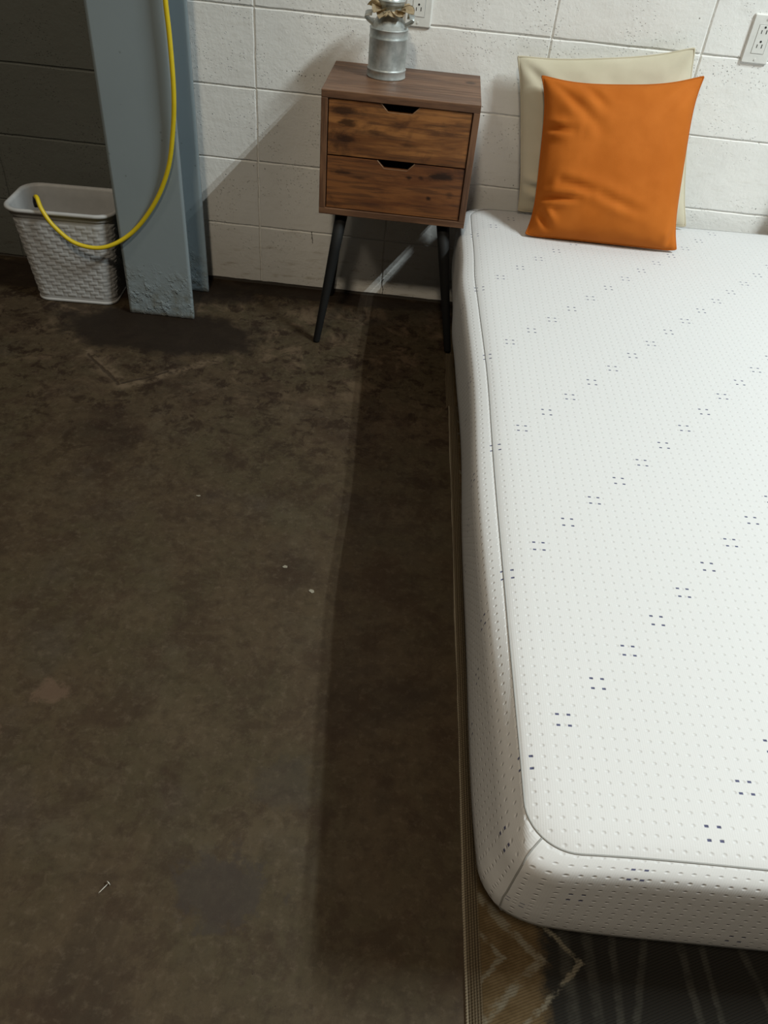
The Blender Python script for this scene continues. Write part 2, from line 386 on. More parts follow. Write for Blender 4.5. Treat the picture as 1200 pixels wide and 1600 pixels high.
# ------------------------------------------------------------------ object helpers
def mesh_obj(name, bm, mat, parent=None, smooth=False, loc=(0, 0, 0)):
    me = bpy.data.meshes.new(name); bm.to_mesh(me); bm.free()
    if mat: me.materials.append(mat)
    if smooth:
        for p in me.polygons: p.use_smooth = True
    o = bpy.data.objects.new(name, me); C.objects.link(o)
    o.location = loc
    if parent: o.parent = parent
    return o
def tag(o, label=None, cat=None, group=None, kind=None):
    if label: o['label'] = label
    if cat: o['category'] = cat
    if group: o['group'] = group
    if kind: o['kind'] = kind
    return o
def empty(name, loc=(0, 0, 0), rotz=0):
    o = bpy.data.objects.new(name, None); C.objects.link(o)
    o.location = loc; o.rotation_euler = (0, 0, rotz); o.empty_display_size = 0.05
    return o
def box(bm, x0, x1, y0, y1, z0, z1, bev=0.0, seg=1):
    r = bmesh.ops.create_cube(bm, size=1)
    vs = r['verts']
    bmesh.ops.scale(bm, verts=vs, vec=(x1-x0, y1-y0, z1-z0))
    bmesh.ops.translate(bm, verts=vs, vec=((x0+x1)/2, (y0+y1)/2, (z0+z1)/2))
    if bev:
        es = list({e for v in vs for e in v.link_edges})
        bmesh.ops.bevel(bm, geom=es, offset=bev, segments=seg, affect='EDGES', profile=0.5)
def lathe(bm, prof, seg=48, cx=0, cy=0):
    rings = []
    for r, z in prof:
        rings.append([bm.verts.new((cx + r*math.cos(2*PI*k/seg), cy + r*math.sin(2*PI*k/seg), z)) for k in range(seg)] if r > 1e-6 else [bm.verts.new((cx, cy, z))])
    for a, b in zip(rings[:-1], rings[1:]):
        for k in range(seg):
            k2 = (k+1) % seg
            if len(a) == 1 and len(b) == 1: continue
            if len(a) == 1: bm.faces.new((a[0], b[k2], b[k]))
            elif len(b) == 1: bm.faces.new((a[k], a[k2], b[0]))
            else: bm.faces.new((a[k], a[k2], b[k2], b[k]))
def tube(bm, pts, rad, seg=10, closed=False, caps=True):
    pts = [Vector(p) for p in pts]; n = len(pts)
    rads = rad if isinstance(rad, (list, tuple)) else [rad]*n
    up = Vector((0, 0, 1)); rings = []; prev = None
    for i, p in enumerate(pts):
        a = pts[(i-1) % n] if closed or i > 0 else pts[i]; b = pts[(i+1) % n] if closed or i < n-1 else pts[i]
        t = (b-a).normalized()
        if prev is None:
            u = t.cross(up)
            if u.length < 1e-3: u = t.cross(Vector((0, 1, 0)))
            u.normalize()
        else:
            u = (prev - t*prev.dot(t)).normalized()
        prev = u; w = t.cross(u)
        rings.append([bm.verts.new(p + rads[i]*(u*math.cos(2*PI*k/seg) + w*math.sin(2*PI*k/seg))) for k in range(seg)])
    rg = list(zip(rings[:-1], rings[1:]))
    if closed: rg.append((rings[-1], rings[0]))
    for a, b in rg:
        for k in range(seg): bm.faces.new((a[k], a[(k+1) % seg], b[(k+1) % seg], b[k]))
    if caps and not closed:
        bm.faces.new(rings[0][::-1]); bm.faces.new(rings[-1])
def catmull(pts, n=8):
    pts = [Vector(p) for p in pts]; out = []
    P = [pts[0]*2-pts[1]] + pts + [pts[-1]*2-pts[-2]]
    for i in range(1, len(P)-2):
        p0, p1, p2, p3 = P[i-1:i+3]
        for k in range(n):
            s = k/n
            out.append(0.5*((2*p1)+(p2-p0)*s+(2*p0-5*p1+4*p2-p3)*s*s+(3*p1-p0-3*p2+p3)*s**3))
    out.append(pts[-1]); return out
def rrect(hx, hy, r, n=8, cx=0, cy=0, side=None):
    """rounded rectangle outline, counter-clockwise; side = points per straight side"""
    pts = []
    side = side or 1
    cs = [(hx-r, hy-r, 0), (-hx+r, hy-r, PI/2), (-hx+r, -hy+r, PI), (hx-r, -hy+r, 3*PI/2)]
    for k, (x, y, a) in enumerate(cs):
        arc = [(cx+x+r*math.cos(a+PI/2*i/n), cy+y+r*math.sin(a+PI/2*i/n)) for i in range(n+1)]
        pts += arc
        x2, y2, a2 = cs[(k+1) % 4]
        q = (cx+x2+r*math.cos(a2), cy+y2+r*math.sin(a2)); p = arc[-1]
        for i in range(1, side): pts.append((p[0]+(q[0]-p[0])*i/side, p[1]+(q[1]-p[1])*i/side))
    return pts

# ------------------------------------------------------------------ setting: floor and block wall
bm = bmesh.new()
box(bm, -2.6, 3.8, -3.6, 0.20, -0.10, 0.0)
tag(mesh_obj('floor', bm, M_floor), 'stained dark brown bare concrete floor', kind='structure')

BW, BH, Z0 = 0.4064, 0.2032, 0.198
bm = bmesh.new(); box(bm, -2.6, 3.8, 0.0045, 0.20, 0.0, 3.65)
wall = mesh_obj('wall_back', bm, M_white)
tag(wall, 'painted concrete block wall in stack bond, white right of the column and dark grey left of it', kind='structure')
# grey painted backing of the joints left of the column
bm = bmesh.new(); box(bm, -2.6, -0.30, 0.0035, 0.0044, 0.0, 3.65)
mesh_obj('joint_paint', bm, M_grey, wall)
bm = bmesh.new(); box(bm, -2.6, 3.8, 0.003, 0.0042, 0.0, 0.010)
mesh_obj('dark_floor_gap', bm, M_gap, wall)

def block_mesh(mat, w, h, seed):
    rnd = random.Random(seed)
    bm = bmesh.new(); j = 0.0042
    nx, nz = 10, 5
    g = []
    for b in range(nz+1):
        row = []
        for a in range(nx+1):
            x = -w/2 + j + (w-2*j)*a/nx; z = -h/2 + j + (h-2*j)*b/nz
            if a in (0, nx): x += rnd.uniform(-.0010, .0010)
            if b in (0, nz): z += rnd.uniform(-.0008, .0008)
            row.append(bm.verts.new((x, rnd.uniform(-.0001, .0001), z)))
        g.append(row)
    for b in range(nz):
        for a in range(nx): bm.faces.new((g[b][a], g[b][a+1], g[b+1][a+1], g[b+1][a]))
    border = g[0] + [g[b][nx] for b in range(1, nz+1)] + g[nz][-2::-1] + [g[b][0] for b in range(nz-1, 0, -1)]
    mid, back = [], []
    for v in border:
        sx = (1 if v.co.x > 0 else -1) if abs(v.co.x) > w/2-j-.004 else 0
        sz = (1 if v.co.z > 0 else -1) if abs(v.co.z) > h/2-j-.004 else 0
        mid.append(bm.verts.new((v.co.x + sx*.0016, .0011, v.co.z + sz*.0016)))
        back.append(bm.verts.new((v.co.x + sx*.0030, .0060, v.co.z + sz*.0030)))
    n = len(border)
    for A, B in ((border, mid), (mid, back)):
        for k in range(n): bm.faces.new((A[k], B[k], B[(k+1) % n], A[(k+1) % n]))
    me = bpy.data.meshes.new('concrete_block'); bm.to_mesh(me); bm.free()
    me.materials.append(mat)
    return me
white_b = [block_mesh(M_white, BW, BH, s) for s in range(4)]
grey_b = [block_mesh(M_grey, BW, BH, 10+s) for s in range(3)]
white_low = [block_mesh(M_white, BW, Z0-0.008, 20+s) for s in range(3)]
grey_low = [block_mesh(M_grey, BW, Z0-0.004, 30+s) for s in range(2)]
# the block behind the column is painted white to its right and grey to its left: two pieces
half_w = block_mesh(M_white, 0.28, BH, 41); half_g = block_mesh(M_grey, 0.1264, BH, 42)
half_wl = block_mesh(M_white, 0.28, Z0-0.008, 43); half_gl = block_mesh(M_grey, 0.1264, Z0-0.004, 44)
def put_block(me, x, z):
    o = bpy.data.objects.new('concrete_block', me); C.objects.link(o)
    o.location = (x, 0, z); o.parent = wall
for row in range(0, 18):
    for k in range(-6, 9):
        x = (k+0.5)*BW
        if row == 0: z = (Z0+0.008)/2
        else: z = Z0 + (row-0.5)*BH
        if k == -1:
            put_block(half_wl if row == 0 else half_w, -0.14, z)
            put_block(half_gl if row == 0 else half_g, -0.3432, z)
        elif k < -1: put_block(random.choice(grey_low if row == 0 else grey_b), x, z)
        else: put_block(random.choice(white_low if row == 0 else white_b), x, z)

# ------------------------------------------------------------------ steel H column
col = empty('steel_column', (-0.257, -0.1865, 0))
tag(col, 'blue-grey painted steel H-section column, scabby at its foot, standing just in front of the block wall', 'column')
def flange(y0, y1):
    bm = bmesh.new()
    nx, nz = 24, 150
    hw = 0.1
    H = 3.65
    def zz(b): return 0.35*(b/90) if b <= 90 else 0.35 + (H-0.35)*((b-90)/(nz-90))
    def disp(x, z, s):
        a = max(0.0, 1 - z/0.17)**1.3
        n = mnoise.fractal(Vector((x*38, s*9.0, z*38)), 0.9, 2.2, 4)
        return -max(0.0, n)*0.0030*a
    F, B = [], []
    for b in range(nz+1):
        z = zz(b)
        F.append([bm.verts.new((-hw+2*hw*a/nx, y0 + disp(-hw+2*hw*a/nx, z, 1), z)) for a in range(nx+1)])
        B.append([bm.verts.new((-hw+2*hw*a/nx, y1, z)) for a in range(nx+1)])
    for b in range(nz):
        for a in range(nx):
            bm.faces.new((F[b][a], F[b][a+1], F[b+1][a+1], F[b+1][a]))
            bm.faces.new((B[b][a+1], B[b][a], B[b+1][a], B[b+1][a+1]))
        bm.faces.new((F[b][nx], B[b][nx], B[b+1][nx], F[b+1][nx])); bm.faces.new((B[b][0], F[b][0], F[b+1][0], B[b+1][0]))
    for a in range(nx):
        bm.faces.new((F[nz][a], F[nz][a+1], B[nz][a+1], B[nz][a])); bm.faces.new((F[0][a+1], F[0][a], B[0][a], B[0][a+1]))
    return bm
mesh_obj('flange', flange(-0.0985, -0.0875), M_column, col, True)
mesh_obj('flange', flange(0.0875, 0.0985), M_column, col, True)
bm = bmesh.new(); box(bm, -0.0045, 0.0045, -0.0875, 0.0875, 0, 3.65)
mesh_obj('web', bm, M_column, col)

# ------------------------------------------------------------------ yellow cord
cp = [(-0.160, -0.302, 2.15), (-0.150, -0.303, 1.6), (-0.150, -0.304, 1.15), (-0.148, -0.304, 0.95), (-0.149, -0.304, 0.856), (-0.147, -0.304, 0.776), (-0.149, -0.304, 0.661),
      (-0.161, -0.300, 0.567), (-0.187, -0.297, 0.458), (-0.238, -0.295, 0.356), (-0.314, -0.296, 0.265),
      (-0.397, -0.312, 0.219), (-0.478, -0.314, 0.223), (-0.535, -0.310, 0.265), (-0.566, -0.300, 0.306), (-0.583, -0.280, 0.331), (-0.596, -0.262, 0.327)]
cord = empty('extension_cord', (-0.15, -0.304, 1.0))
tag(cord, 'yellow cord hanging down the grey column and looping over the rim of the waste basket', 'cord')
pl = catmull(cp, 8)
off = Vector((-0.15, -0.304, 1.0))
bm = bmesh.new(); tube(bm, [p-off for p in pl], 0.0062, 12)
mesh_obj('jacket', bm, M_cord, cord, True)
bm = bmesh.new(); e = Vector(cp[-1])-off
tube(bm, [e+Vector((0.003, -0.004, 0.001)), e+Vector((-0.004, 0.006, -0.006)), e+Vector((-0.009, 0.012, -0.020)), e+Vector((-0.010, 0.014, -0.034))], [0.0066, 0.0078, 0.0078, 0.0070], 12)
tag(mesh_obj('cord_end', bm, M_rubber, cord, True), 'dark end of the cord')
bm = bmesh.new()
tube(bm, [Vector((-0.160, -0.284, 2.14))-off, Vector((-0.160, -0.315, 2.14))-off, Vector((-0.160, -0.318, 2.165))-off], 0.004, 8)
mesh_obj('hook', bm, M_nail, cord, True)

# ------------------------------------------------------------------ waste basket
bk = empty('waste_basket', (-0.541, -0.180, 0.0), math.radians(3.0))
tag(bk, 'grey plastic wicker-pattern waste basket standing left of the column', 'basket')
def basket_outline(t, off=0.0):     # t 0 bottom .. 1 top
    hx = 0.121 + (0.152-0.121)*t + off; hy = 0.080 + (0.098-0.080)*t + off
    return hx, hy, 0.036 + 0.014*t + off*0.5
def ring_pts(hx, hy, r, N):
    """N points evenly spaced by arclength on a rounded rectangle, with normals"""
    seg = [('l', hx, -(hy-r), hx, hy-r), ('a', hx-r, hy-r, 0), ('l', hx-r, hy, -(hx-r), hy), ('a', -(hx-r), hy-r, PI/2),
           ('l', -hx, hy-r, -hx, -(hy-r)), ('a', -(hx-r), -(hy-r), PI), ('l', -(hx-r), -hy, hx-r, -hy), ('a', hx-r, -(hy-r), 3*PI/2)]
    L = [math.hypot(s[3]-s[1], s[4]-s[2]) if s[0] == 'l' else r*PI/2 for s in seg]
    tot = sum(L); out = []
    for k in range(N):
        d = tot*k/N; i = 0
        while d > L[i]: d -= L[i]; i += 1
        s = seg[i]; f = d/L[i]
        if s[0] == 'l':
            x = s[1]+(s[3]-s[1])*f; y = s[2]+(s[4]-s[2])*f
            nx, ny = (s[4]-s[2]), -(s[3]-s[1]); q = math.hypot(nx, ny); out.append((x, y, nx/q, ny/q))
        else:
            a = s[3]+PI/2*f; out.append((s[1]+r*math.cos(a), s[2]+r*math.sin(a), math.cos(a), math.sin(a)))
    return out
N = 480; HB = 0.285; NZ = 150; NP = 18; ROWH = 0.0113
bm = bmesh.new(); rows = []
for b in range(NZ+1):
    t = b/NZ; z = 0.004 + HB*t
    pts = ring_pts(*basket_outline(t), N); row = []
    zr = (z-0.020)/ROWH; ri = math.floor(zr); fz = zr-ri
    inside = 0.020 < z < 0.020 + 21*ROWH
    for k, (x, y, nx, ny) in enumerate(pts):
        d = 0.0
        if inside:
            fu = (k/N*NP + (ri % 3)/3.0) % 1.0
            strip = min(1.0, min(fz, 1-fz)*6)
            if fu < 0.68: d = 0.0017*strip*min(1, fu/0.12)*min(1, (0.68-fu)/0.05)
            else: d = 0.0007*math.sin(PI*(fu-0.68)/0.32)**0.5
        row.append(bm.verts.new((x+nx*d, y+ny*d, z)))
    rows.append(row)
for a, b in zip(rows[:-1], rows[1:]):
    for k in range(N): bm.faces.new((a[k], a[(k+1) % N], b[(k+1) % N], b[k]))
bm.faces.new(rows[0][::-1])
mesh_obj('woven_wall', bm, M_plastic, bk, True)
bm = bmesh.new(); rows = []
prof = [(1.0, 0.000, 0.270), (1.0, 0.0035, 0.274), (1.0, 0.0035, 0.284), (1.0, 0.0105, 0.287), (1.0, 0.0125, 0.292), (1.0, 0.011, 0.2965), (1.0, 0.006, 0.298), (1.0, 0.000, 0.296), (1.0, -0.0025, 0.289), (0.93, -0.0035, 0.262), (0.9, -0.0035, 0.24), (0.0, -0.003, 0.012)]
for t, off_, z in prof:
    rows.append([bm.verts.new((x, y, z)) for x, y, _, _ in ring_pts(*basket_outline(t, off_), 96)])
for a, b in zip(rows[:-1], rows[1:]):
    for k in range(96): bm.faces.new((a[k], a[(k+1) % 96], b[(k+1) % 96], b[k]))
bm.faces.new(rows[-1])
mesh_obj('rim', bm, M_plastic, bk, True)
bm = bmesh.new(); rows = []
for off_, z in ((0.0, 0.0), (0.003, 0.002), (0.003, 0.008), (0.0, 0.010)):
    rows.append([bm.verts.new((x, y, z)) for x, y, _, _ in ring_pts(*basket_outline(0, off_), 96)])
for a, b in zip(rows[:-1], rows[1:]):
    for k in range(96): bm.faces.new((a[k], a[(k+1) % 96], b[(k+1) % 96], b[k]))
bm.faces.new(rows[0][::-1])
mesh_obj('foot_rim', bm, M_plastic, bk, True)

# ------------------------------------------------------------------ nightstand
NX0, NX1, NY0, NY1, NZ0, NZ1 = 0.230, 0.636, -0.302, -0.004, 0.384, 0.700
ns = empty('nightstand', ((NX0+NX1)/2, (NY0+NY1)/2, 0))
tag(ns, 'rustic brown wood nightstand with two drawers on splayed black legs, beside the bed', 'nightstand')
ox, oy = ns.location.x, ns.location.y
def L(x, y, z): return (x-ox, y-oy, z)
th = 0.017
def nb(name, x0, x1, y0, y1, z0, z1, mat, bev=0.0012):
    bm = bmesh.new(); box(bm, x0-ox, x1-ox, y0-oy, y1-oy, z0, z1, bev, 2); return mesh_obj(name, bm, mat, ns)
nb('top_panel', NX0, NX1, NY0, NY1, NZ1-0.019, NZ1, M_wood_top)
nb('bottom_panel', NX0, NX1, NY0, NY1, NZ0, NZ0+0.017, M_wood_top)
nb('side_panel', NX0, NX0+th, NY0, NY1, NZ0+0.017, NZ1-0.019, M_wood_side)
nb('side_panel', NX1-th, NX1, NY0, NY1, NZ0+0.017, NZ1-0.019, M_wood_side)
nb('back_panel', NX0+th, NX1-th, NY1-0.006, NY1, NZ0+0.017, NZ1-0.019, M_inside)
def drawer_front(z0, z1, mat):
    x0, x1 = NX0+th+0.0022, NX1-th-0.0022
    cx = (x0+x1)/2 + 0.0; yf, yb = NY0+0.0035, NY0+0.0185
    o = [(x0, z0), (x1, z0), (x1, z1), (cx+0.050, z1), (cx+0.031, z1-0.019), (cx-0.031, z1-0.019), (cx-0.050, z1), (x0, z1)]
    bm = bmesh.new()
    F = [bm.verts.new(L(x, yf, z)) for x, z in o]; B = [bm.verts.new(L(x, yb, z)) for x, z in o]
    ff = bm.faces.new(F); bm.faces.new(B[::-1]); n = len(o)
    for k in range(n): bm.faces.new((F[(k+1) % n], F[k], B[k], B[(k+1) % n]))
    bmesh.ops.bevel(bm, geom=list(ff.edges), offset=0.0012, segments=2, affect='EDGES')
    d = mesh_obj('drawer', bm, mat, ns)
    # tray behind the front, seen through the finger notch
    bm = bmesh.new()
    box(bm, x0+0.012-ox, x1-0.012-ox, NY0+0.05-oy, NY0+0.056-oy, z0+0.004, z1-0.002)
    box(bm, x0+0.006-ox, x0+0.014-ox, NY0+0.019-oy, NY1-0.02-oy, z0+0.004, z1-0.03)
    box(bm, x1-0.014-ox, x1-0.006-ox, NY0+0.019-oy, NY1-0.02-oy, z0+0.004, z1-0.03)
    box(bm, x0+0.006-ox, x1-0.006-ox, NY0+0.019-oy, NY1-0.02-oy, z0+0.002, z0+0.007)
    mesh_obj('drawer_box', bm, M_inside, d)
    # pale cut edge of the notch
    bm = bmesh.new()
    tube(bm, [L(cx-0.050, yf+0.0008, z1), L(cx-0.031, yf+0.0008, z1-0.019), L(cx+0.031, yf+0.0008, z1-0.019), L(cx+0.050, yf+0.0008, z1)], 0.0011, 6)
    mesh_obj('notch_edge', bm, M_notch, d)
M_notch = plain('raw_wood_edge', (0.26, 0.16, 0.09), 0.6)
zm = 0.5415
drawer_front(zm+0.0015, NZ1-0.0205, M_wood_d1)
drawer_front(NZ0+0.0185, zm-0.0015, M_wood_d2)
def leg(top, bot):
    bm = bmesh.new()
    T = Vector(L(*top)); B = Vector(L(*bot))
    tube(bm, [T, T.lerp(B, 0.3), T.lerp(B, 0.7), B + Vector((0, 0, 0.004)), B], [0.0175, 0.0155, 0.0120, 0.0102, 0.0092], 20)
    mesh_obj('leg', bm, M_black, ns, True)
leg((0.292, -0.262, 0.384), (0.236, -0.336, 0.0))
leg((0.576, -0.262, 0.384), (0.640, -0.325, 0.0105))
leg((0.272, -0.060, 0.384), (0.238, -0.022, 0.0))
leg((0.576, -0.070, 0.384), (0.628, -0.016, 0.0))
for lx, ly in ((0.292, -0.262), (0.576, -0.262), (0.272, -0.060), (0.576, -0.070)):
    bm = bmesh.new()
    box(bm, lx-0.026-ox, lx+0.026-ox, ly-0.026-oy, ly+0.026-oy, 0.3815, 0.3838)
    mesh_obj('mounting_plate', bm, M_black, ns)

# ------------------------------------------------------------------ milk can
mc = empty('milk_can', (0.379, -0.115, NZ1))
tag(mc, 'small galvanised milk can tied with beige cloth, standing on the nightstand', 'can')
bm = bmesh.new()
R = 0.0500
prof = [(0, 0.002), (R+0.001, 0.002), (R+0.002, 0.000), (R+0.0025, 0.002), (R+0.0015, 0.004), (R+0.001, 0.017), (R+0.002, 0.0185), (R+0.0022, 0.020), (R+0.0008, 0.022), (R, 0.024), (R, 0.090), (R+0.0012, 0.092), (R+0.0012, 0.0945), (R, 0.096), (R, 0.1125), (R+0.0012, 0.1135), (R, 0.1150), (R-0.002, 0.1155),
        (0.030, 0.143), (0.0275, 0.147), (0.0270, 0.158), (0.031, 0.166), (0.0365, 0.175), (0.0375, 0.177), (0.036, 0.178), (0.0295, 0.166), (0.0255, 0.157), (0.025, 0.14), (0.0, 0.138)]
lathe(bm, prof, 64)
mesh_obj('can_body', bm, M_galv, mc, True)
bm = bmesh.new(); lathe(bm, [(0.0, 0.194), (0.012, 0.193), (0.022, 0.190), (0.030, 0.184), (0.0345, 0.176), (0.0345, 0.166), (0.0, 0.165)], 40)
mesh_obj('can_lid', bm, M_galv, mc, True)
def ear(sx):
    bm = bmesh.new(); pts = []
    for k in range(13):
        a = PI*k/12
        pts.append(Vector((sx*(0.036 + 0.022*math.sin(a) + 0.010*k/12), -0.012, 0.120 + 0.026*k/12 + 0.006*math.sin(a))))
    for sgn in (0,):
        prev = None
        for p in pts:
            w = Vector((0, 0.013, 0.004)); tq = Vector((sx*0.0008, 0, 0.0008))
            cur = [bm.verts.new(p-w-tq), bm.verts.new(p+w-tq), bm.verts.new(p+w+tq), bm.verts.new(p-w+tq)]
            if prev:
                for q in range(4): bm.faces.new((prev[q], prev[(q+1) % 4], cur[(q+1) % 4], cur[q]))
            else: bm.faces.new(cur[::-1])
            prev = cur
        bm.faces.new(prev)
    mesh_obj('handle', bm, M_galv, mc, True)
ear(-1); ear(1)
# cloth bow: curled leaf-like strips tied round the neck
def petal(ang, length, width, lift, droop, r0=0.026, z0=0.150, twist=0.0, curl=0.35):
    bm = bmesh.new(); nu, nv = 12, 8; g = []
    d = Vector((math.cos(ang), math.sin(ang), 0)); s = Vector((-math.sin(ang), math.cos(ang), 0))
    for i in range(nu+1):
        u = i/nu; row = []
        w = 1.95*width*(math.sin(PI*min(1, 0.12+u*0.88))**0.65)*(1 if u < 0.98 else 0.35)
        c = d*(r0 + 1.12*length*u) + Vector((0, 0, z0 + lift*u - droop*u*u))
        for j in range(nv+1):
            v = j/nv*2-1
            z = curl*w*(v*v) + 0.0015*math.sin(9*v+5*u+ang*3)
            p = c + s*(w*v*0.5) + Vector((0, 0, z + twist*v*w*0.5*u))
            row.append(bm.verts.new(p))
        g.append(row)
    fs = []
    for i in range(nu):
        for j in range(nv): fs.append(bm.faces.new((g[i][j], g[i+1][j], g[i+1][j+1], g[i][j+1])))
    bmesh.ops.solidify(bm, geom=fs, thickness=0.0010)
    return bm
bow = []
for args in ((-1.60, 0.024, 0.020, 0.006, 0.012, 0.026, 0.156, 0, -0.35), (-0.45, 0.044, 0.024, 0.022, 0.020, 0.020, 0.152, 0.35, 0.15), (-0.95, 0.030, 0.020, 0.002, 0.006, 0.024, 0.151, 0.3, 0.2),
             (-2.35, 0.034, 0.022, 0.010, 0.012, 0.022, 0.154, -0.4, 0.25), (-2.95, 0.034, 0.022, 0.020, 0.010, 0.022, 0.152, 0.5, 0.3), (-2.00, 0.028, 0.018, -0.004, 0.006, 0.026, 0.151, 0.2, 0.2),
             (0.6, 0.032, 0.022, 0.010, 0.010, 0.022, 0.152), (2.2, 0.030, 0.022, 0.012, 0.010, 0.022, 0.152)):
    bow.append(mesh_obj('cloth_strip', petal(*args), M_burlap, mc, True))
bm = bmesh.new(); tube(bm, [(0.0285*math.cos(2*PI*k/32), 0.0285*math.sin(2*PI*k/32), 0.150+0.001*math.sin(k)) for k in range(32)], 0.0042, 8, closed=True)
mesh_obj('cloth_band', bm, M_burlap, mc, True)

# ------------------------------------------------------------------ wall outlets
def outlet(x, z0, z1, label):
    cx = x; cz = (z0+z1)/2
    t = empty('wall_outlet', (cx, 0.0, cz))
    tag(t, label, 'outlet', 'wall outlets')
    hw, hh = 0.036, (z1-z0)/2
    bm = bmesh.new()
    r = [rrect(hw, hh, 0.004, 3), rrect(hw, hh, 0.004, 3), rrect(hw-0.003, hh-0.003, 0.003, 3), rrect(0.0172, 0.034, 0.0012, 3), rrect(0.0172, 0.034, 0.0012, 3)]
    ys = (0.003, -0.0035, -0.0068, -0.0072, -0.002)
    rr = [[bm.verts.new((a, y, b)) for a, b in pp] for pp, y in zip(r, ys)]
    n = len(rr[0])
    for A, B in zip(rr[:-1], rr[1:]):
        for k in range(n): bm.faces.new((A[k], A[(k+1) % n], B[(k+1) % n], B[k]))
    mesh_obj('cover_plate', bm, M_plate, t)
    bm = bmesh.new(); box(bm, -0.0164, 0.0164, -0.0078, 0.0, -0.0332, 0.0332, 0.0008)
    rc = mesh_obj('receptacle', bm, M_plate, t)
    bm = bmesh.new()
    for dz in (0.019, -0.014):
        box(bm, -0.0072, -0.0052, -0.0082, -0.0070, dz-0.0055, dz+0.0025)
        box(bm, 0.0052, 0.0074, -0.0082, -0.0070, dz-0.0055, dz+0.0035)
        m = Matrix.Translation((0, -0.0076, dz+0.0092)) @ Matrix.Rotation(PI/2, 4, 'X')
        bmesh.ops.create_cone(bm, cap_ends=True, segments=14, radius1=0.0027, radius2=0.0027, depth=0.0013, matrix=m)
    mesh_obj('slot', bm, M_slot, rc)
    for s in (1, -1):
        bm = bmesh.new()
        bmesh.ops.create_cone(bm, cap_ends=True, segments=16, radius1=0.0030, radius2=0.0026, depth=0.0016, matrix=Matrix.Translation((0, -0.0076, s*0.0465)) @ Matrix.Rotation(PI/2, 4, 'X'))
        mesh_obj('screw', bm, M_plate, t)
outlet(0.4475, 0.801, 0.917, 'white wall outlet just behind the milk can')
outlet(1.3610, 0.799, 0.914, 'white wall outlet above the bed, right of the pillows')

# ------------------------------------------------------------------ mattress
TH = math.radians(1.9)
mt = empty('mattress', (0.6215, -0.055, 0.0), TH)
tag(mt, 'white knit mattress with small navy dash marks and piped edge', 'mattress')
MW, ML, MZ0, MZ1 = 1.53, 2.030, 0.165, 0.366
def warp(x, y, z):
    e = math.exp(-max(0, x)/0.10)
    x += e*(0.0030*math.sin(y*5.3+0.6) + 0.0015*math.sin(y*11.0) - 0.006*math.exp(-((y+0.50)/0.10)**2))
    f = math.exp(-max(0, (y+ML))/0.12)
    y += f*(0.004*math.sin(x*7.0+1.0))
    if z > 0.22 and x < 0.037:
        g = math.exp(-((y+ML)/0.36)**2)
        z -= 0.022*(1-max(0, x)/0.037)*g*min(1, (z-0.22)/0.13)
        x = 0.037 - (0.037-x)*(1-0.6*g*min(1, max(0, (z-0.22)/0.13)))
    yf = -ML+0.037
    if y < yf: y = yf - (yf-y)*0.60
    if z < 0.24:
        z += 0.026*math.exp(-((x/0.10)**2 + ((y+ML)/0.10)**2)) - 0.002*min(1, x/0.4)
    if z > 0.3:
        z += 0.0015*math.sin(x*9+y*4) * (1-e) * (1-f) + 0.0012*math.sin(y*13+x*3)*(1-f)
        z -= 0.010*math.exp(-(((x-0.0)/0.12)**2 + ((y+ML)/0.12)**2))*(1.0 if z > 0.33 else 0.5)
    return Vector((x, y, z))
R0 = 0.085
SC, SS = 12, None
def mring(inset, z, r=None):
    """ring as list of (x, y, t_side, arclen); CCW in local frame, x 0..MW, y -ML..0"""
    r = max(0.004, R0 - inset*0.62) if r is None else r
    hx, hy = MW/2-inset, ML/2-inset
    r = min(r, hx*0.9, hy*0.9)
    nl, ns_ = 60, 44
    pts = []
    cs = [(hx-r, hy-r, 0), (-hx+r, hy-r, PI/2), (-hx+r, -hy+r, PI), (hx-r, -hy+r, 3*PI/2)]
    for k, (cx, cy, a) in enumerate(cs):
        for i in range(SC+1):
            q = a+PI/2*i/SC
            pts.append((cx+r*math.cos(q), cy+r*math.sin(q), k, i))
        c2 = cs[(k+1) % 4]; n = (ns_ if k in (0, 2) else nl)
        p = pts[-1]; e = (c2[0]+r*math.cos(c2[2]), c2[1]+r*math.sin(c2[2]))
        for i in range(1, n): pts.append((p[0]+(e[0]-p[0])*i/n, p[1]+(e[1]-p[1])*i/n, k+0.5, 0))
    return [(x+MW/2, y-ML/2, k, i) for x, y, k, i in pts]
# profile from bottom to the seam, then the top
side_prof = [(0.16, MZ0+0.000), (0.045, MZ0), (0.022, MZ0+0.004), (0.008, MZ0+0.014), (0.002, MZ0+0.030), (0.0, MZ0+0.06), (0.0, MZ0+0.10), (0.000, MZ0+0.158), (0.0015, MZ0+0.174), (0.005, MZ0+0.185), (0.012, MZ0+0.192), (0.022, MZ0+0.1955), (0.031, MZ0+0.1985), (0.0355, MZ0+0.1995), (0.0370, MZ0+0.1985)]
top_prof = [(0.0370, MZ0+0.1985), (0.0385, MZ0+0.1997), (0.043, MZ0+0.2020), (0.055, MZ0+0.2055), (0.08, MZ0+0.208), (0.12, MZ0+0.209), (0.2, MZ0+0.210), (0.35, MZ0+0.211), (0.5, MZ0+0.212), (0.65, MZ0+0.212), (0.74, MZ0+0.212)]
bm = bmesh.new(); uvl = bm.loops.layers.uv.new('UVMap')
uvs = {}
seam = mring(0.0370, 0)
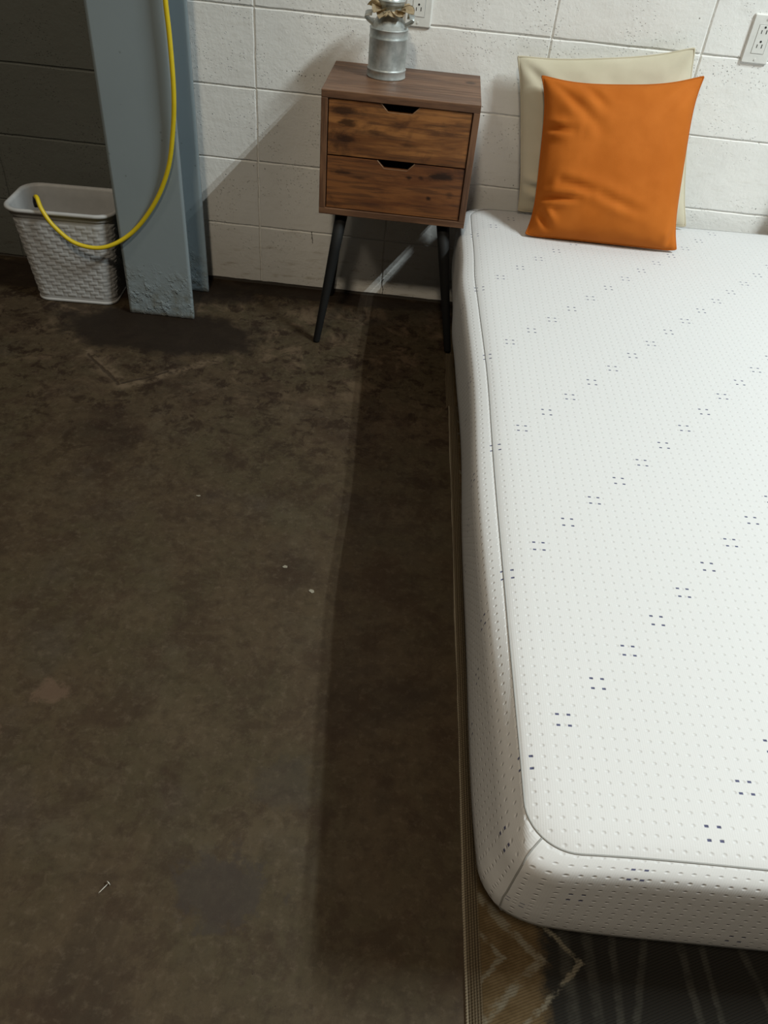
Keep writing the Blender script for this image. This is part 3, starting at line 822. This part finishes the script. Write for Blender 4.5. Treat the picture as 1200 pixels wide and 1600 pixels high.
# distance down the side for each profile step
arc = [0.0]*len(side_prof)
for i in range(len(side_prof)-2, -1, -1):
    arc[i] = arc[i+1] + math.hypot(side_prof[i][0]-side_prof[i+1][0], side_prof[i][1]-side_prof[i+1][1])
def side_uv(k, s):
    x, y, q, i = seam[k]
    half = SC/2
    # which face: q 0 = +x+y corner, .5 = head, 1 = -x+y corner, 1.5 = left, 2 = -x-y corner, 2.5 = foot, 3, 3.5 = right
    if q == 0.5: face = 'head'
    elif q == 1.5: face = 'left'
    elif q == 2.5: face = 'foot'
    elif q == 3.5: face = 'right'
    else: face = {0: ('right', 'head'), 1: ('head', 'left'), 2: ('left', 'foot'), 3: ('foot', 'right')}[q][0 if i < half else 1]
    return face
def side_coord(face, x, y, s):
    if face == 'left': return (0.037-s, y)
    if face == 'right': return (MW-0.037+s, y)
    if face == 'foot': return (x+0.033, -ML+0.037-s)
    return (x, -0.037+s)
rings = []
for (ins, z) in side_prof:
    rings.append([bm.verts.new(warp(x, y, z)) for x, y, _, _ in mring(ins, z)])
n = len(seam)
for a in range(len(rings)-1):
    R1, R2 = rings[a], rings[a+1]
    for k in range(n):
        k2 = (k+1) % n
        f = bm.faces.new((R1[k], R1[k2], R2[k2], R2[k]))
        fa = side_uv(k, 0)
        if seam[k][3] == SC//2 - 0 and seam[k][2] in (0, 1, 2, 3): fa = side_uv(k, 0)
        # tangential coordinate measured along the corner arc so the weave is not squeezed
        vals = [(k, arc[a]), (k2, arc[a]), (k2, arc[a+1]), (k, arc[a+1])]
        for lp, (kk, s) in zip(f.loops, vals):
            x, y, q, i = seam[kk]
            if q in (0, 1, 2, 3):
                al = (R0-0.023)*(PI/2)/SC
                RC = R0+0.014
                if q == 2:
                    if fa == 'left': y = -ML+RC - al*i
                    else: x = RC - al*(SC-i)
                if q == 1:
                    if fa == 'head': x = RC - al*i
                    else: y = -RC + al*(SC-i)
            lp[uvl].uv = side_coord(fa, x, y, s)
bm.faces.new(rings[0][::-1])
trings = [rings[-1]]
for (ins, z) in top_prof[1:]:
    trings.append([bm.verts.new(warp(x, y, z)) for x, y, _, _ in mring(ins, z)])
def lay(f):
    for lp in f.loops: lp[uvl].uv = (lp.vert.co.x, lp.vert.co.y)
for A, B in zip(trings[:-1], trings[1:]):
    for k in range(n):
        k2 = (k+1) % n
        lay(bm.faces.new((A[k], A[k2], B[k2], B[k])))
lay(bm.faces.new(trings[-1]))
mesh_obj('cover', bm, M_fabric, mt, True)
bm = bmesh.new(); tube(bm, [warp(x, y, MZ0+0.2000) for x, y, _, _ in seam], 0.0013, 6, closed=True)
tag(mesh_obj('piping', bm, M_piping, mt, True), 'thin grey piping round the top edge')
# seams running down the two corners at the foot and head
def corner_seam(q):
    bm = bmesh.new(); pts = []
    for (ins, z) in side_prof[2:]:
        rg = [p for p in mring(ins, z) if p[2] == q and p[3] == SC//2][0]
        cx, cy = (R0 if q in (1, 2) else MW-R0), (-R0 if q in (0, 1) else -ML+R0)
        d = Vector((rg[0]-cx, rg[1]-cy, 0)).normalized()*0.0002
        pts.append(warp(rg[0], rg[1], z)+d)
    tube(bm, pts, 0.0013, 6)
    mesh_obj('corner_seam', bm, M_piping, mt, True)
for q in (0, 1, 2, 3): corner_seam(q)

# bed frame under it
bf = empty('bed_frame', (0.6215, -0.055, 0.0), TH)
tag(bf, 'low black metal bed frame hidden in the shade under the white mattress', 'bed frame')
def bfbox(name, *a):
    bm = bmesh.new(); box(bm, *a, 0.003, 2); mesh_obj(name, bm, M_black, bf)
x0, x1, y0, y1 = 0.20, MW-0.20, -ML+0.28, -0.10
for xx in (x0, (x0+x1)/2-0.02, x1-0.04): bfbox('side_rail', xx, xx+0.04, y0, y1, 0.12, 0.15)
for k in range(9):
    yy = y0 + (y1-y0-0.06)*k/8
    bfbox('slat', x0, x1, yy, yy+0.06, 0.1502, 0.1558)
for xx in (x0+0.02, (x0+x1)/2, x1-0.02):
    for yy in (y0+0.03, (y0+y1)/2, y1-0.03):
        bm = bmesh.new(); lathe(bm, [(0, 0.012), (0.018, 0.012), (0.018, 0.015), (0.016, 0.12), (0, 0.12)], 16, xx, yy)
        mesh_obj('leg', bm, M_black, bf, True)

# ------------------------------------------------------------------ rugs
def rug(name, loc, w, y1, y0, th, mat, ny, label, lift=0.0):
    bm = bmesh.new(); nx = 10
    T, B = [], []
    for b in range(ny+1):
        y = y0+(y1-y0)*b/ny
        ed = 0.0022*mnoise.noise(Vector((0.3, y*7, 1.7))) + 0.0012*mnoise.noise(Vector((4.3, y*23, 1.7)))
        rt, rb = [], []
        for a in range(nx+1):
            s = (a/nx)**2.2
            x = ed*(1-s) + w*s
            lf = lift*math.exp(-((y1-y)/0.06)**2)
            h = th*(0.55 if a == 0 else 1.0)
            rt.append(bm.verts.new((x, y, h+lf))); rb.append(bm.verts.new((x, y, lf)))
        T.append(rt); B.append(rb)
    for b in range(ny):
        for a in range(nx):
            bm.faces.new((T[b][a], T[b][a+1], T[b+1][a+1], T[b+1][a])); bm.faces.new((B[b][a+1], B[b][a], B[b+1][a], B[b+1][a+1]))
        bm.faces.new((B[b][0], T[b][0], T[b+1][0], B[b+1][0])); bm.faces.new((T[b][nx], B[b][nx], B[b+1][nx], T[b+1][nx]))
    for a in range(nx):
        bm.faces.new((B[0][a], B[0][a+1], T[0][a+1], T[0][a])); bm.faces.new((T[ny][a], T[ny][a+1], B[ny][a+1], B[ny][a]))
    o = mesh_obj(name, bm, mat, None, False, loc)
    o.rotation_euler = (0, 0, math.radians(2.1))
    return tag(o, label, 'rug')
rug('rug', (0.6265, 0.0, 0.0), 1.9, -0.622, -3.0, 0.007, M_rug_near, 150, 'large tan-edged rug with charcoal striped field under the foot of the bed', 0.0042)
rug('rug', (0.6215, 0.0, 0.0), 1.9, -0.27, -0.6175, 0.004, M_rug_far, 30, 'brown ribbed rug end showing beside the right nightstand leg, beyond the larger rug')

# ------------------------------------------------------------------ pillows
def bil(c, u, v):
    a, b, d, e = c      # BL, BR, TL, TR ; u,v in 0..1
    return a*(1-u)*(1-v) + b*u*(1-v) + d*(1-u)*v + e*u*v
def pillow(name, corners, Hf, Hb, mat, pmat, label, pinch, wr, zmin, seedv, group=None, ymax=None, ears=0.0):
    c = [Vector(p) for p in corners]
    cen = sum(c, Vector())/4
    nrm = ((c[1]-c[0])+(c[3]-c[2])).cross((c[2]-c[0])+(c[3]-c[1])).normalized()
    if nrm.y > 0: nrm = -nrm        # front faces the camera side
    t = empty(name, (cen.x, cen.y, zmin))
    base = Vector(t.location)
    Nn = 72
    pl_, pr_, pb_, pt_ = pinch
    bm = bmesh.new()
    def P(a, b, side):
        u = a/Nn; v = b/Nn
        # denser sampling near the rim
        u = 0.5-0.5*math.cos(PI*u); v = 0.5-0.5*math.cos(PI*v)
        su, sv = 2*u-1, 2*v-1
        cu, cv = (1-abs(sv)**5), (1-abs(su)**3)
        kr = 0.012*(abs(su)*abs(sv))**14
        u2 = u + pl_*cu*(1-u) - pr_*cu*u
        v2 = v + pb_*cv*(1-v) - pt_*cv*v
        u2 -= kr*(1 if su > 0 else -1); v2 -= kr*(1 if sv > 0 else -1)
        p = bil(c, u2, v2)
        bul = (max(0, 1-abs(su)**3.0)*max(0, 1-abs(sv)**3.0))**0.58
        # fuller lower half
        bul *= 1.0 + 0.14*(1-2*v)
        h = (Hf if side > 0 else -Hb)*bul
        w = wr(su, sv)*min(1, bul*1.6) if side > 0 else 0
        rim = bul < 1e-6
        nz = mnoise.fractal(Vector((su*2.2+seedv, sv*2.2, 1.3)), 1.0, 2.0, 3)*0.004*min(1, bul*2)
        p = p + nrm*(h + w + (nz if side > 0 else -nz*0.5))
        if p.z < zmin: p.z = zmin + (0.0 if not rim else 0.0)
        if ymax is not None and p.y > ymax: p.y = ymax
        return p - base
    G = {}
    for side in (1, -1):
        for b in range(Nn+1):
            for a in range(Nn+1):
                edge = a in (0, Nn) or b in (0, Nn)
                if side < 0 and edge: G[(side, a, b)] = G[(1, a, b)]
                else: G[(side, a, b)] = bm.verts.new(P(a, b, side))
    for side in (1, -1):
        for b in range(Nn):
            for a in range(Nn):
                q = [G[(side, a, b)], G[(side, a+1, b)], G[(side, a+1, b+1)], G[(side, a, b+1)]]
                bm.faces.new(q if side > 0 else q[::-1])
    edge = [G[(1, a, 0)].co.copy() for a in range(Nn)] + [G[(1, Nn, b)].co.copy() for b in range(Nn)] + [G[(1, a, Nn)].co.copy() for a in range(Nn, 0, -1)] + [G[(1, 0, b)].co.copy() for b in range(Nn, 0, -1)]
    # round the corners a little
    for _ in range(8): edge = [(edge[i-1]+edge[i]*2+edge[(i+1) % len(edge)])/4 for i in range(len(edge))]
    mesh_obj('pillow_cover', bm, mat, t, True)
    bm = bmesh.new()
    mn = zmin - base.z
    ee = [Vector((p.x, p.y, max(p.z, mn+0.002))) for p in edge]
    tube(bm, ee, 0.0028, 6, closed=True)
    mesh_obj('piping', bm, pmat, t, True)
    return tag(t, label, 'pillow', group)
def crease(su, sv, x0, y0, x1, y1, w, amp):
    dx, dy = x1-x0, y1-y0; L2 = dx*dx+dy*dy
    tt = ((su-x0)*dx+(sv-y0)*dy)/L2
    if tt < -0.3 or tt > 1.3: return 0.0
    tc = min(1, max(0, tt))
    d = math.hypot(su-(x0+tc*dx), sv-(y0+tc*dy))
    taper = max(0.0, 1-abs(tc-0.35)*1.3)
    amp *= 1.6
    return -amp*math.exp(-(d/w)**2)*taper + 0.9*amp*math.exp(-((d-2.0*w)/(w*1.3))**2)*taper
def wr_orange(su, sv):
    return (crease(su, sv, -1.0, 0.34, -0.62, 0.36, 0.04, 0.008) + crease(su, sv, -1.0, -0.52, -0.45, -0.50, 0.035, 0.009) +
            crease(su, sv, -0.72, -0.30, -0.05, -0.42, 0.05, 0.0045) + crease(su, sv, -0.15, -0.44, 0.50, -0.62, 0.05, 0.0035) +
            crease(su, sv, -0.85, 0.92, -0.20, 0.35, 0.06, 0.0045) + crease(su, sv, -0.45, 0.95, -0.20, 0.66, 0.05, 0.004) +
            crease(su, sv, -0.93, -0.72, -0.72, -0.93, 0.04, 0.010) + crease(su, sv, 0.86, -0.98, 0.98, -0.72, 0.04, 0.008) +
            crease(su, sv, 0.95, 0.95, 0.45, 0.55, 0.07, 0.003))
def wr_cream(su, sv):
    return crease(su, sv, -1.0, -0.62, -0.6, -0.70, 0.05, 0.008) + crease(su, sv, -0.95, 0.95, -0.6, 0.55, 0.06, 0.004) + crease(su, sv, 0.95, 0.95, 0.6, 0.6, 0.06, 0.004)
ZM = 0.3765
pillow('throw_pillow', [(0.806, -0.292, 0.3815), (1.236, -0.290, 0.3815), (0.790, -0.100, 0.740), (1.219, -0.100, 0.780)], 0.075, 0.045, M_orange, M_orange_pipe,
       'burnt orange velvet throw pillow leaning in front of the cream one', (0.055, 0.050, 0.004, 0.062), wr_orange, ZM, 1.0)
pillow('throw_pillow', [(0.792, -0.125, 0.3815), (1.300, -0.110, 0.3815), (0.722, -0.042, 0.768), (1.190, -0.040, 0.832)], 0.045, 0.036, M_cream, M_cream_pipe,
       'plain cream throw pillow leaning on the wall behind the orange one', (0.030, 0.030, 0.02, 0.045), wr_cream, ZM, 5.0, 'cream pillows', -0.003)
pillow('throw_pillow', [(1.590, -0.110, 0.3815), (2.06, -0.110, 0.3815), (1.62, -0.045, 0.81), (2.07, -0.040, 0.81)], 0.055, 0.036, M_cream, M_cream_pipe,
       'cream throw pillow at the far right of the bed, against the wall', (0.05, 0.05, 0.02, 0.05), wr_cream, ZM, 8.0, 'cream pillows', -0.003)

# ------------------------------------------------------------------ small debris
nl = empty('nail', (0.1535, -2.001, 0.0), math.radians(54))
tag(nl, 'small pale nail lying on the bare concrete, nearest the camera', 'nail')
bm = bmesh.new(); tube(bm, [(-0.011, 0, 0.0012), (-0.008, 0, 0.0015), (0.0075, 0, 0.0042)], [0.0002, 0.0007, 0.0007], 8)
mesh_obj('shank', bm, M_nail, nl, True)
bm = bmesh.new(); bmesh.ops.create_cone(bm, cap_ends=True, segments=14, radius1=0.0042, radius2=0.0038, depth=0.0010, matrix=Matrix.Translation((0.0078, 0, 0.0043)) @ Matrix.Rotation(PI/2, 4, 'Y'))
mesh_obj('head', bm, M_nail, nl)
for k, (x, y, s, lab) in enumerate(((0.307, -1.297, 0.0042, 'tiny pale paint chip on the floor, rounder and farther of two'), (0.374, -1.359, 0.0046, 'tiny pale paint chip on the floor close to the bed shadow edge'), (0.066, -1.100, 0.0038, 'thin pale paint sliver lying in the middle of the dark floor'))):
    bm = bmesh.new(); nn = 9
    rnd = random.Random(k+3)
    s *= 1.5
    o = [(s*rnd.uniform(0.6, 1.1)*math.cos(2*PI*i/nn), s*(0.45 if k == 2 else 0.8)*rnd.uniform(0.6, 1.1)*math.sin(2*PI*i/nn)) for i in range(nn)]
    T = [bm.verts.new((a, b, 0.0012+0.0005*rnd.random())) for a, b in o]; B = [bm.verts.new((a*0.9, b*0.9, 0.0)) for a, b in o]
    bm.faces.new(T); bm.faces.new(B[::-1])
    for i in range(nn): bm.faces.new((B[i], B[(i+1) % nn], T[(i+1) % nn], T[i]))
    ob = mesh_obj('paint_chip', bm, M_chip, None, False, (x, y, 0.0)); tag(ob, lab, 'paint chip', 'paint chips on the floor')
